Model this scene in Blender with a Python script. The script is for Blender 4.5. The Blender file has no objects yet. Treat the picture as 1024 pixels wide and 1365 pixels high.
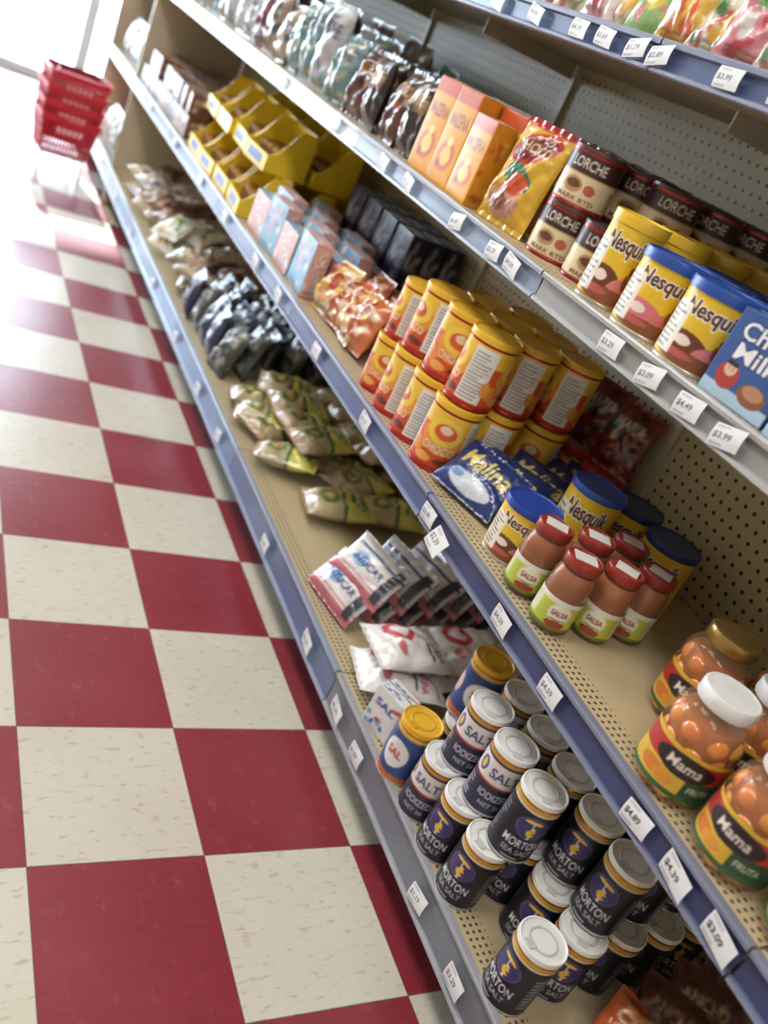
import bpy, math, random
import numpy as np
from mathutils import Matrix, Vector, Euler
rnd = random.Random(7)
SC = bpy.context.scene
try:
    SC.view_settings.view_transform = 'Standard'
except Exception:
    pass

# ------------------------------------------------------------------ helpers
def lin(c):
    a = np.asarray(c, dtype=float)
    g = a.mean(axis=-1, keepdims=True)
    a = (a*.90+g*.10) / 255.0
    return np.where(a <= 0.04045, a / 12.92, ((a + 0.055) / 1.055) ** 2.4)

_TC = {}
def glyphs(s):
    """outline text -> triangulated mesh -> coverage mask (rows top->bottom)"""
    if s in _TC: return _TC[s]
    c = bpy.data.curves.new('t','FONT'); c.body = s; c.size = 1; c.offset = .022; c.resolution_u = 3
    o = bpy.data.objects.new('t', c); SC.collection.objects.link(o)
    bpy.context.view_layer.update()
    dg = bpy.context.evaluated_depsgraph_get(); me = o.evaluated_get(dg).to_mesh()
    me.calc_loop_triangles()
    V = np.array([v.co[:2] for v in me.vertices]); T = [tuple(t.vertices) for t in me.loop_triangles]
    lo, hi = V.min(0), V.max(0); hi = np.maximum(hi, lo+.01)
    H = 48; W = int(max(24, H*(hi[0]-lo[0])/(hi[1]-lo[1])))
    P = (V-lo)/(hi-lo)*[W, H]
    m = np.zeros((H, W), bool)
    for t in T:
        a, b, d = P[list(t)]
        x0, y0 = np.floor(np.minimum(np.minimum(a,b),d)).astype(int); x1, y1 = np.ceil(np.maximum(np.maximum(a,b),d)).astype(int)
        x0, y0 = max(x0,0), max(y0,0); x1, y1 = min(x1,W), min(y1,H)
        if x1<=x0 or y1<=y0: continue
        X, Y = np.meshgrid(np.arange(x0,x1)+.5, np.arange(y0,y1)+.5)
        e = lambda p,q: (q[0]-p[0])*(Y-p[1])-(q[1]-p[1])*(X-p[0])
        e0,e1,e2 = e(a,b),e(b,d),e(d,a)
        m[y0:y1,x0:x1] |= ((e0>=-1e-6)&(e1>=-1e-6)&(e2>=-1e-6))|((e0<=1e-6)&(e1<=1e-6)&(e2<=1e-6))
    o.evaluated_get(dg).to_mesh_clear()
    bpy.data.objects.remove(o); bpy.data.curves.remove(c)
    m = m[::-1]; _TC[s] = m; return m

class Img:
    """small in-memory print, v up, u right; used as vertex colours"""
    def __init__(s, w, h, base):
        s.w, s.h = w, h
        s.a = np.zeros((h, w, 3)); s.a[:] = base
        s.U, s.V = np.meshgrid((np.arange(w)+.5)/w, (np.arange(h)+.5)/h)
    def rect(s, u0, v0, u1, v1, c):
        s.a[(s.U>=u0)&(s.U<=u1)&(s.V>=v0)&(s.V<=v1)] = c; return s
    def ell(s, cu, cv, ru, rv, c, rot=0):
        du, dv = (s.U-cu), (s.V-cv)
        if rot:
            k = s.h/s.w
            x = du*math.cos(rot)+dv*k*math.sin(rot); y = (-du*math.sin(rot)+dv*k*math.cos(rot))/k
            du, dv = x, y
        s.a[(du/ru)**2+(dv/rv)**2 <= 1] = c; return s
    def text(s, u0, v0, u1, v1, t, c, out=None, shear=0.0, oc=0.8):
        b = glyphs(t); H, W = b.shape
        for pas in ((1, 0) if out is not None else (0,)):
            cov = np.zeros(s.U.shape)
            if pas:
                k = max(2, int(oc*7)); p = np.pad(b, k); bb = np.zeros_like(p)
                for ox in range(-k,k+1,2):
                    for oy in range(-k,k+1,2):
                        if ox*ox+oy*oy <= k*k: bb |= np.roll(np.roll(p,oy,0),ox,1)
                off = k
            else: bb = b; off = 0
            hh, ww = bb.shape
            for sx in (-.33,0,.33):
                for sy in (-.33,0,.33):
                    vv = (v1-(s.V+sy/s.h))/(v1-v0)*H+off
                    uu = ((s.U+sx/s.w)-u0-shear*(s.V-v0))/(u1-u0)*W+off
                    ok = (vv>=0)&(vv<hh)&(uu>=0)&(uu<ww)
                    m = np.zeros(s.U.shape)
                    m[ok] = bb[np.clip(vv[ok].astype(int),0,hh-1), np.clip(uu[ok].astype(int),0,ww-1)]
                    cov += m/9
            cov = cov[...,None]
            s.a = s.a*(1-cov)+np.array(out if pas else c, float)*cov
        return s
    def lines(s, u0, v0, u1, v1, n, c, seed=1):
        r = random.Random(seed)
        dv = (v1-v0)/n
        for i in range(n):
            s.rect(u0, v0+i*dv, u0+(u1-u0)*r.uniform(.6,1), v0+i*dv+dv*.5, c)
        return s
    def fin(s, blur=1):
        a = s.a
        for _ in range(blur):
            p = np.pad(a, ((1,1),(1,1),(0,0)), 'edge')
            a = (p[1:-1,1:-1]*3+p[:-2,1:-1]+p[2:,1:-1]+p[1:-1,:-2]+p[1:-1,2:])/7
        s.a = a; s.L = lin(a); return s
    def at(s, U, V):
        x = np.clip(U*s.w-.5, 0, s.w-1.001); y = np.clip(V*s.h-.5, 0, s.h-1.001)
        xi = np.clip(np.floor(x).astype(int),0,s.w-2); yi = np.clip(np.floor(y).astype(int),0,s.h-2)
        fx = (x-xi)[...,None]; fy = (y-yi)[...,None]
        L = s.L
        return (L[yi,xi]*(1-fx)*(1-fy)+L[yi,xi+1]*fx*(1-fy)+L[yi+1,xi]*(1-fx)*fy+L[yi+1,xi+1]*fx*fy)

class MB:
    def __init__(s): s.v=[]; s.c=[]; s.f=[]; s.m=[]; s.n=0
    def add(s, V, C, F, mi=0):
        V = np.asarray(V, float).reshape(-1,3)
        C = np.asarray(C, float)
        if C.ndim == 1: C = np.tile(C, (len(V),1))
        F = np.asarray(F, int)
        s.v.append(V); s.c.append(C.reshape(-1,3)); s.f.append(F+s.n); s.m.append(np.full(len(F), mi)); s.n += len(V)
        return s
    def grid(s, P, C, mi=0, closed=False):
        ny, nx = P.shape[:2]
        C = np.asarray(C)
        if C.ndim == 1: C = np.tile(C, (ny*nx,1))
        I = np.arange(ny*nx).reshape(ny,nx)
        if closed: I = np.concatenate([I, I[:,:1]], 1)
        F = np.stack([I[:-1,:-1], I[:-1,1:], I[1:,1:], I[1:,:-1]], -1).reshape(-1,4)
        return s.add(P.reshape(-1,3), C.reshape(-1,3), F, mi)
    def box(s, x0,y0,z0,x1,y1,z1, c, mi=0):
        V = [(x0,y0,z0),(x1,y0,z0),(x1,y1,z0),(x0,y1,z0),(x0,y0,z1),(x1,y0,z1),(x1,y1,z1),(x0,y1,z1)]
        F = [(0,3,2,1),(4,5,6,7),(0,1,5,4),(1,2,6,5),(2,3,7,6),(3,0,4,7)]
        return s.add(V, lin(c), F, mi)
    def lathe(s, prof, c, n=48, mi=0, ox=1.0, oy=1.0):
        P = np.array(prof, float)
        A = np.arange(n)/n*2*math.pi
        G = np.zeros((len(P), n, 3))
        G[:,:,0] = P[:,0:1]*np.sin(A)*ox; G[:,:,1] = -P[:,0:1]*np.cos(A)*oy; G[:,:,2] = P[:,1:2]
        C = np.asarray(c, float)
        if C.ndim == 2: C = np.repeat(lin(C)[:,None,:], n, 1)
        else: C = lin(C)
        return s.grid(G, C, mi, closed=True)
    def join(s, o, M):
        M = np.array(M)
        off = s.n
        V = np.concatenate(o.v); V = V@M[:3,:3].T+M[:3,3]
        s.v.append(V); s.c.append(np.concatenate(o.c))
        for F,m in zip(o.f,o.m): s.f.append(F+off); s.m.append(m)
        s.n += len(V); return s
    def mesh(s, name, mats, smooth=True):
        me = bpy.data.meshes.new(name)
        V = np.concatenate(s.v); F = np.concatenate(s.f); m = np.concatenate(s.m)
        me.vertices.add(len(V)); me.vertices.foreach_set('co', V.ravel())
        me.loops.add(F.size); me.loops.foreach_set('vertex_index', F.ravel().astype(np.int32))
        me.polygons.add(len(F)); me.polygons.foreach_set('loop_start', (np.arange(len(F))*4).astype(np.int32))
        try: me.polygons.foreach_set('loop_total', np.full(len(F),4,np.int32))
        except Exception: pass
        for mt in mats: me.materials.append(mt)
        me.polygons.foreach_set('material_index', m.astype(np.int32))
        me.update(calc_edges=True); me.validate()
        me.polygons.foreach_set('use_smooth', [smooth]*len(me.polygons))
        at = me.color_attributes.new('Col', 'FLOAT_COLOR', 'POINT')
        C = np.ones((len(V),4)); C[:,:3] = np.concatenate(s.c)
        at.data.foreach_set('color', C.ravel())
        if smooth:
            try: me.set_sharp_from_angle(angle=math.radians(40))
            except Exception: pass
        me.update()
        return me
def put(name, me, loc=(0,0,0), rz=0, rot=None, parent=None, scale=1):
    o = bpy.data.objects.new(name, me); SC.collection.objects.link(o)
    o.location = loc
    o.rotation_euler = rot if rot else (0,0,math.radians(rz))
    if scale != 1: o.scale = (scale,)*3 if not isinstance(scale, tuple) else scale
    if parent: o.parent = parent
    return o
def aim(x,y,j=0): return -math.degrees(math.atan2(x,y))+rnd.uniform(-j,j)
def TR(x,y,z,rx=0,ry=0,rz=0,s=1):
    return Matrix.Translation((x,y,z)) @ Euler([math.radians(a) for a in (rx,ry,rz)]).to_matrix().to_4x4() @ Matrix.Scale(s,4)

# ------------------------------------------------------------------ materials
def newmat(name):
    m = bpy.data.materials.new(name); m.use_nodes = True
    nt = m.node_tree; return m, nt, nt.nodes, nt.links, nt.nodes['Principled BSDF']
def attr_mat(name, rough, coat=0, bump=0, bscale=60, metal=0, alpha=1, spec=.5, trans=0):
    m, nt, N, L, b = newmat(name)
    a = N.new('ShaderNodeAttribute'); a.attribute_name = 'Col'
    tc = N.new('ShaderNodeTexCoord'); nz = N.new('ShaderNodeTexNoise'); nz.inputs['Scale'].default_value = bscale; nz.inputs['Detail'].default_value = 4
    L.new(tc.outputs['Object'], nz.inputs['Vector'])
    mr = N.new('ShaderNodeMapRange'); mr.inputs['To Min'].default_value = .82; mr.inputs['To Max'].default_value = 1.04
    L.new(nz.outputs['Fac'], mr.inputs['Value'])
    mx = N.new('ShaderNodeVectorMath'); mx.operation = 'SCALE'
    L.new(a.outputs['Color'], mx.inputs[0]); L.new(mr.outputs[0], mx.inputs['Scale'])
    L.new(mx.outputs[0], b.inputs['Base Color'])
    b.inputs['Roughness'].default_value = rough; b.inputs['Metallic'].default_value = metal
    b.inputs['Coat Weight'].default_value = coat; b.inputs['Coat Roughness'].default_value = .08
    b.inputs['Alpha'].default_value = alpha
    b.inputs['Specular IOR Level'].default_value = spec
    if bump:
        bp = N.new('ShaderNodeBump'); bp.inputs['Strength'].default_value = bump; bp.inputs['Distance'].default_value = .004
        L.new(nz.outputs['Fac'], bp.inputs['Height']); L.new(bp.outputs[0], b.inputs['Normal'])
    return m
M_PRINT = attr_mat('printed_cardboard', .42, .15, 0, 40)
M_FILM = attr_mat('printed_plastic_film', .30, .6, .9, 45)
M_PLAST = attr_mat('moulded_plastic', .35, 0, 0, 30)
M_METAL = attr_mat('painted_lid_metal', .25, .2, 0, 30, metal=.6)
M_GLASS = attr_mat('jar_glass_shell', .03, 0, 0, 30, alpha=.12, spec=1)
M_LIQ = attr_mat('jar_contents', .22, .5, .15, 90)
M_PAPER = attr_mat('price_label_paper', .5, .2, 0, 30)
M_SHELF = attr_mat('painted_steel', .35, .1, .05, 20)
PK = [M_PRINT, M_PLAST, M_METAL, M_FILM, M_GLASS, M_LIQ]

def floor_mat():
    m, nt, N, L, b = newmat('checker_vinyl_tile')
    tc = N.new('ShaderNodeTexCoord')
    def math_(op, a, bb=None, c=None):
        n = N.new('ShaderNodeMath'); n.operation = op
        for i, x in enumerate((a, bb, c)):
            if x is None: continue
            if isinstance(x, (int,float)): n.inputs[i].default_value = x
            else: L.new(x, n.inputs[i])
        return n.outputs[0]
    sp = N.new('ShaderNodeSeparateXYZ'); L.new(tc.outputs['Object'], sp.inputs[0])
    T = .3048
    gx = math_('DIVIDE', math_('SUBTRACT', sp.outputs[0], .339), T)
    gy = math_('DIVIDE', math_('SUBTRACT', sp.outputs[1], .944), T)
    fx = math_('FLOOR', gx); fy = math_('FLOOR', gy)
    par = math_('FLOORED_MODULO', math_('ADD', fx, fy), 2.0)
    rx = math_('SUBTRACT', gx, fx); ry = math_('SUBTRACT', gy, fy)
    ex = math_('MINIMUM', rx, math_('SUBTRACT', 1.0, rx)); ey = math_('MINIMUM', ry, math_('SUBTRACT', 1.0, ry))
    seam = math_('LESS_THAN', math_('MINIMUM', ex, ey), .0045)
    cmb = N.new('ShaderNodeCombineXYZ'); L.new(fx, cmb.inputs[0]); L.new(fy, cmb.inputs[1])
    wn = N.new('ShaderNodeTexWhiteNoise'); L.new(cmb.outputs[0], wn.inputs['Vector'])
    mp = N.new('ShaderNodeMapping'); mp.inputs['Scale'].default_value = (36, 90, 1); L.new(tc.outputs['Object'], mp.inputs[0])
    n1 = N.new('ShaderNodeTexNoise'); n1.inputs['Scale'].default_value = 1.0; n1.inputs['Detail'].default_value = 2; L.new(mp.outputs[0], n1.inputs['Vector'])
    f1 = N.new('ShaderNodeMapRange'); f1.inputs['From Min'].default_value = .58; f1.inputs['From Max'].default_value = .70; L.new(n1.outputs['Fac'], f1.inputs['Value'])
    n2 = N.new('ShaderNodeTexNoise'); n2.inputs['Scale'].default_value = 4; n2.inputs['Detail'].default_value = 6; L.new(tc.outputs['Object'], n2.inputs['Vector'])
    mp3 = N.new('ShaderNodeMapping'); mp3.inputs['Location'].default_value=(7,3,0); mp3.inputs['Scale'].default_value = (40, 26, 1); L.new(tc.outputs['Object'], mp3.inputs[0])
    n3 = N.new('ShaderNodeTexNoise'); n3.inputs['Scale'].default_value = 1.0; n3.inputs['Detail'].default_value = 3; L.new(mp3.outputs[0], n3.inputs['Vector'])
    f3 = N.new('ShaderNodeMapRange'); f3.inputs['From Min'].default_value = .60; f3.inputs['From Max'].default_value = .74; L.new(n3.outputs['Fac'], f3.inputs['Value'])
    def mix(f, a, bb):
        n = N.new('ShaderNodeMix'); n.data_type = 'RGBA'
        if isinstance(f, (int,float)): n.inputs[0].default_value = f
        else: L.new(f, n.inputs[0])
        for i, x in ((6,a),(7,bb)):
            if isinstance(x, tuple): n.inputs[i].default_value = (*lin(x), 1)
            else: L.new(x, n.inputs[i])
        return n.outputs[2]
    cream = mix(n2.outputs['Fac'], (190,184,166), (212,206,190))
    cream = mix(math_('MULTIPLY', f1.outputs[0], .5), cream, (156,138,110))
    red = mix(n2.outputs['Fac'], (126,26,42), (150,44,58))
    red = mix(math_('MULTIPLY', f3.outputs[0], .28), red, (190,110,112))
    red = mix(math_('MULTIPLY', f1.outputs[0], .25), red, (95,12,25))
    col = mix(par, cream, red)
    dv = N.new('ShaderNodeMapRange'); dv.inputs['To Min'].default_value = 0; dv.inputs['To Max'].default_value = .10; L.new(wn.outputs['Value'], dv.inputs['Value'])
    col = mix(dv.outputs[0], col, (120,90,80))
    col = mix(math_('MULTIPLY', seam, .6), col, (90,60,55))
    L.new(col, b.inputs['Base Color'])
    rg = N.new('ShaderNodeMapRange'); rg.inputs['To Min'].default_value = .22; rg.inputs['To Max'].default_value = .42; L.new(n2.outputs['Fac'], rg.inputs['Value'])
    L.new(rg.outputs[0], b.inputs['Roughness'])
    b.inputs['Specular IOR Level'].default_value = .7
    bp = N.new('ShaderNodeBump'); bp.inputs['Strength'].default_value = .15; bp.inputs['Distance'].default_value = .003
    L.new(n2.outputs['Fac'], bp.inputs['Height']); L.new(bp.outputs[0], b.inputs['Normal'])
    return m
def holes_mat(name, base, hole, axes, pitch, rad, front=None, rough=.45):
    m, nt, N, L, b = newmat(name)
    tc = N.new('ShaderNodeTexCoord'); sp = N.new('ShaderNodeSeparateXYZ'); L.new(tc.outputs['Object'], sp.inputs[0])
    def math_(op, a, bb=None):
        n = N.new('ShaderNodeMath'); n.operation = op
        for i, x in enumerate((a, bb)):
            if x is None: continue
            if isinstance(x, (int,float)): n.inputs[i].default_value = x
            else: L.new(x, n.inputs[i])
        return n.outputs[0]
    ds = []
    for ax in axes:
        g = math_('DIVIDE', sp.outputs[ax], pitch)
        fr = math_('SUBTRACT', math_('FLOORED_MODULO', g, 1.0), .5)
        ds.append(math_('MULTIPLY', fr, fr))
    r2 = math_('ADD', ds[0], ds[1])
    hm = math_('LESS_THAN', r2, (rad/pitch)**2)
    if front:
        lo = math_('GREATER_THAN', sp.outputs[0], front[0]); hi = math_('LESS_THAN', sp.outputs[0], front[1])
        hm = math_('MULTIPLY', hm, math_('MULTIPLY', lo, hi))
    nz = N.new('ShaderNodeTexNoise'); nz.inputs['Scale'].default_value = 6; nz.inputs['Detail'].default_value = 5; L.new(tc.outputs['Object'], nz.inputs['Vector'])
    mx0 = N.new('ShaderNodeMix'); mx0.data_type='RGBA'; L.new(nz.outputs['Fac'], mx0.inputs[0])
    mx0.inputs[6].default_value = (*lin(base)*.88,1); mx0.inputs[7].default_value = (*np.clip(lin(base)*1.1,0,1),1)
    mx = N.new('ShaderNodeMix'); mx.data_type='RGBA'; L.new(hm, mx.inputs[0]); L.new(mx0.outputs[2], mx.inputs[6]); mx.inputs[7].default_value=(*lin(hole),1)
    L.new(mx.outputs[2], b.inputs['Base Color']); b.inputs['Roughness'].default_value = rough
    return m
def flat_mat(name, c, rough=.5, nscale=5, emit=0, amt=.1):
    m, nt, N, L, b = newmat(name)
    tc = N.new('ShaderNodeTexCoord'); nz = N.new('ShaderNodeTexNoise'); nz.inputs['Scale'].default_value = nscale; nz.inputs['Detail'].default_value = 5
    L.new(tc.outputs['Object'], nz.inputs['Vector'])
    mx = N.new('ShaderNodeMix'); mx.data_type='RGBA'; L.new(nz.outputs['Fac'], mx.inputs[0])
    mx.inputs[6].default_value = (*lin(c)*(1-amt),1); mx.inputs[7].default_value = (*np.clip(lin(c)*(1+amt),0,1),1)
    L.new(mx.outputs[2], b.inputs['Base Color']); b.inputs['Roughness'].default_value = rough
    if emit:
        b.inputs['Emission Color'].default_value = (1,.97,.9,1); b.inputs['Emission Strength'].default_value = emit
    return m
M_FLOOR = floor_mat()
M_PEG = holes_mat('pegboard', (186,172,132), (44,36,22), (1,2), .0254, .0042)
M_DECK = holes_mat('shelf_deck_steel', (190,172,134), (95,80,58), (0,1), .0125, .0032, front=(.962,1.005))
M_BEIGE = flat_mat('beige_enamel', (190,178,150), .4)
M_WALL = flat_mat('painted_wall', (200,194,180), .8)
M_CEIL = flat_mat('ceiling_tile', (215,214,208), .9)
M_DARK = flat_mat('dark_kick', (60,55,50), .6)
M_FRAME = flat_mat('aluminium_frame', (200,210,220), .4)
M_CONC = flat_mat('concrete_pavement', (200,198,194), .9)
M_LAMP = flat_mat('lamp_diffuser', (250,248,240), .5, emit=4)

def quad_box(name, x0,y0,z0,x1,y1,z1, mat, parent=None):
    mb = MB().box(x0,y0,z0,x1,y1,z1,(200,200,200))
    me = mb.mesh(name, [mat], smooth=False)
    return put(name, me, parent=parent)

# ------------------------------------------------------------------ room
quad_box('floor', -2.6,-2.0,-.05, 1.9,7.7,0, M_FLOOR)
quad_box('ceiling', -2.6,-2.0,3.1, 1.9,7.7,3.15, M_CEIL)
quad_box('wall_left', -2.7,-2.0,0, -2.6,7.7,3.1, M_WALL)
quad_box('wall_right', 1.8,-2.0,0, 1.9,7.7,3.1, M_WALL)
quad_box('wall_back', -2.6,-2.1,0, 1.9,-2.0,3.1, M_WALL)
fw = bpy.data.objects.new('wall_front', None); SC.collection.objects.link(fw)
quad_box('lintel', -2.6,7.7,2.8, 1.9,7.8,3.1, M_WALL, fw)
quad_box('pier', 1.35,7.7,0, 1.9,7.8,2.8, M_WALL, fw)
mg, nt, N, L, b = newmat('window_glass')
N.remove(b); tb = N.new('ShaderNodeBsdfTransparent'); gb = N.new('ShaderNodeBsdfGlossy'); gb.inputs['Roughness'].default_value=.02
tb.inputs[0].default_value=(.93,.97,1,1)
fr = N.new('ShaderNodeFresnel'); ms = N.new('ShaderNodeMixShader'); L.new(fr.outputs[0], ms.inputs[0]); L.new(tb.outputs[0], ms.inputs[1]); L.new(gb.outputs[0], ms.inputs[2])
L.new(ms.outputs[0], N['Material Output'].inputs[0])
xs = [-2.6,-1.3,-.1,1.08,1.35]
for i in range(4):
    wi = bpy.data.objects.new(('door_%d' if i in (1,2) else 'window_%d') % (i+1), None); SC.collection.objects.link(wi)
    a, c = xs[i], xs[i+1]
    quad_box('frame_left', a,7.70,0, a+.04,7.78,2.8, M_FRAME, wi)
    quad_box('frame_right', c-.04,7.70,0, c,7.78,2.8, M_FRAME, wi)
    quad_box('frame_bottom', a+.04,7.70,0, c-.04,7.78,.07, M_FRAME, wi)
    quad_box('frame_top', a+.04,7.70,2.74, c-.04,7.78,2.8, M_FRAME, wi)
    quad_box('glass_pane', a+.04,7.735,.07, c-.04,7.741,2.74, mg, wi)
quad_box('ground_outside', -14,7.8,-.08, 16,34,-.03, M_CONC)

for i, y in enumerate((-.7, 1.3, 3.3, 5.3)):
    for x in (-.35,):
        e = bpy.data.objects.new('ceiling_lamp', None); SC.collection.objects.link(e)
        quad_box('housing', x-.32,y-.62,3.06, x+.32,y+.62,3.098, M_BEIGE, e)
        quad_box('diffuser', x-.29,y-.59,3.045, x+.29,y+.59,3.058, M_LAMP, e)
        ld = bpy.data.lights.new('tube_light', 'AREA'); ld.shape='RECTANGLE'; ld.size=.58; ld.size_y=1.18; ld.energy=26 if y<4 else 16; ld.color=(1,.97,.92)
        lo = bpy.data.objects.new('tube_light', ld); SC.collection.objects.link(lo); lo.location=(x,y,3.03); lo.parent=e
sd = bpy.data.lights.new('sun','SUN'); sd.energy=12; sd.angle=math.radians(1.5); sd.color=(1,.98,.95)
so = bpy.data.objects.new('sun', sd); SC.collection.objects.link(so)
so.rotation_euler = Vector((.015,-.80,-.60)).to_track_quat('-Z','Y').to_euler()
W = bpy.data.worlds.new('World'); SC.world = W; W.use_nodes = True
bg = W.node_tree.nodes['Background']; bg.inputs[0].default_value=(.80,.90,1,1); bg.inputs[1].default_value=17.0

# ------------------------------------------------------------------ shelving
SX, BX = .945, 1.45
secs = [-.60,.31,1.235,2.15,3.065,3.98,4.90,5.82]
levels = {'base':.19,'mid':.655,'third':1.11,'top':1.485}
G = MB(); GC=(200,200,200)
for i in range(len(secs)-1):
    y0, y1 = secs[i]+.002, secs[i+1]-.002
    G.box(BX,y0,.02, BX+.02,y1,2.1, GC, 0)
    G.box(1.02,y0,.0, 1.04,y1,.16, GC, 1)
    G.box(BX-.012,y0-.014,.02, BX+.002,y0+.014,2.1, GC, 2)
    for nm, z in levels.items():
        G.box(SX+.012,y0,z-.028, BX-.013,y1,z, GC, 3)
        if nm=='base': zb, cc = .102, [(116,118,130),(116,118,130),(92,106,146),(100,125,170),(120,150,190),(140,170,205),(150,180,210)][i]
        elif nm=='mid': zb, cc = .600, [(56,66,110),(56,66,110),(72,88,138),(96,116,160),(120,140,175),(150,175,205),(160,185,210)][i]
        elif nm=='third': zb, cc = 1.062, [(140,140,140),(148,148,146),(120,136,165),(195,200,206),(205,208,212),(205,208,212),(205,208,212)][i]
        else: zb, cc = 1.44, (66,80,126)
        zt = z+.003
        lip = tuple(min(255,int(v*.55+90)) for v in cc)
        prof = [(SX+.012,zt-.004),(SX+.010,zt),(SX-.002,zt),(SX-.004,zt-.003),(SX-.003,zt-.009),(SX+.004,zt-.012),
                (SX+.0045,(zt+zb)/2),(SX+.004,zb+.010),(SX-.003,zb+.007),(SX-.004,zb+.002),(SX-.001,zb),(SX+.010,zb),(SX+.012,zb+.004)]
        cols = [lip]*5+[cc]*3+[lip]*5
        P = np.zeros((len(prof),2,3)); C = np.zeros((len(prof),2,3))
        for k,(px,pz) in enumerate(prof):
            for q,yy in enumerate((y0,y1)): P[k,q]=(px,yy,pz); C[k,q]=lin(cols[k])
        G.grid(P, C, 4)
        if nm!='base': G.box(BX-.30,y0,z-.065, BX-.014,y0+.004,z-.029, GC, 2)
G.box(SX+.01,4.965,.0, BX-.013,4.985,2.1, GC, 2)
G.box(SX,5.82,.0, BX+.02,5.85,2.1, GC, 2)
put('gondola_shelving', G.mesh('gondola_shelving',[M_PEG,M_DARK,M_BEIGE,M_DECK,M_SHELF],smooth=False))

def price_labels(name, zc, ys, h=.032, out=(), fixed={}):
    mb = MB()
    for k, y in enumerate(ys):
        w = .050
        im = Img(76,46,(226,226,228))
        pr = fixed.get(k, '$%d.%d9' % (rnd.randint(1,5), rnd.randint(0,9)))
        ink = (50,50,58) if k in fixed else (105,105,112)
        im.lines(.06,.80,.5,.94,2,(150,150,155),k)
        im.text(.08,.34,.66,.66,pr,ink); im.lines(.06,.06,.6,.22,2,(160,160,165),k+9); im.fin(1)
        U,V = np.meshgrid(np.linspace(0,1,60),np.linspace(0,1,36))
        tilt = rnd.uniform(-.002,.002)
        P = np.zeros(U.shape+(3,))
        dz = 0; k2=0.0
        if k in out: dz=-.012; k2=.02
        P[...,0] = SX-.0065-.002*np.sin(V*math.pi) - k2*(1-V)
        P[...,1] = y+w/2-U*w
        P[...,2] = zc+dz+(V-.5)*h+tilt*(U-.5)*6
        mb.grid(P, im.at(U,V))
    return put(name, mb.mesh(name,[M_PAPER]))
price_labels('shelf_price_labels', .142, [.58,.73,1.05,1.17,1.38,1.75,2.3,2.6,3.0,3.5,4.1,4.6,5.2], .038)
price_labels('shelf_price_labels', .629, [.34,.425,.51,.74,.90,1.13,1.2,1.55,1.9,2.25,2.5,2.9,3.3,3.8,4.4,5.2], .034, out=(5,), fixed={0:'$3.09',1:'$4.39',2:'$4.89'})
price_labels('shelf_price_labels', 1.087, [.60,.73,.81,.90,1.0,1.32,1.39,1.55,1.8,1.95,2.3,2.8,3.2,3.7,4.2], .032)
price_labels('shelf_price_labels', 1.464, [.85,.95,1.06,1.22,1.28,1.37,1.45,1.6,1.75,2.0], .028)

# ------------------------------------------------------------------ product builders
def can(r, h, im, lid=(235,235,235), lidh=.012, rim=None, oval=1.0, lid_r=1.02, res=.002, lidmark=None, botrim=None, lmi=1):
    mb = MB()
    nu = int(2*math.pi*r/res); nv = int(h/res)
    U,V = np.meshgrid(np.arange(nu)/nu, np.linspace(0,1,nv))
    A = (U-.5)*2*math.pi
    P = np.stack([r*np.sin(A), -r*np.cos(A)*oval, V*(h-lidh)*.985+.003+0*U], -1)
    mb.grid(P, im.at(U,V), 0, closed=True)
    br = botrim or (190,190,190)
    mb.lathe([(.0001,.001),(r*.93,.001),(r*.96,0),(r*1.012,0),(r*1.012,.004),(r*.998,.005)], br, 48, 2, oy=oval)
    H = h; l0 = h-lidh
    if rim: mb.lathe([(r*.99,l0-.005),(r*1.015,l0-.004),(r*1.015,l0+.001),(r*.98,l0+.002)], rim, 48, 2, oy=oval)
    R = r*lid_r
    mb.lathe([(r*.99,l0),(R,l0+.0005),(R,H-.0025),(R*.985,H-.0005),(R*.95,H),(R*.92,H-.0008),(R*.90,H-.003),(R*.5,H-.003),(.0001,H-.003)], lid, 48, lmi, oy=oval)
    if lidmark:
        mb.lathe([(R*.62,H-.0028),(R*.60,H-.0018),(R*.52,H-.0018),(R*.50,H-.0028)], lidmark, 32, 1, oy=oval)
        mb.box(-R*.22,-R*.78,H-.0029,R*.22,-R*.45,H-.001, lidmark, 1)
    return mb
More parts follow.
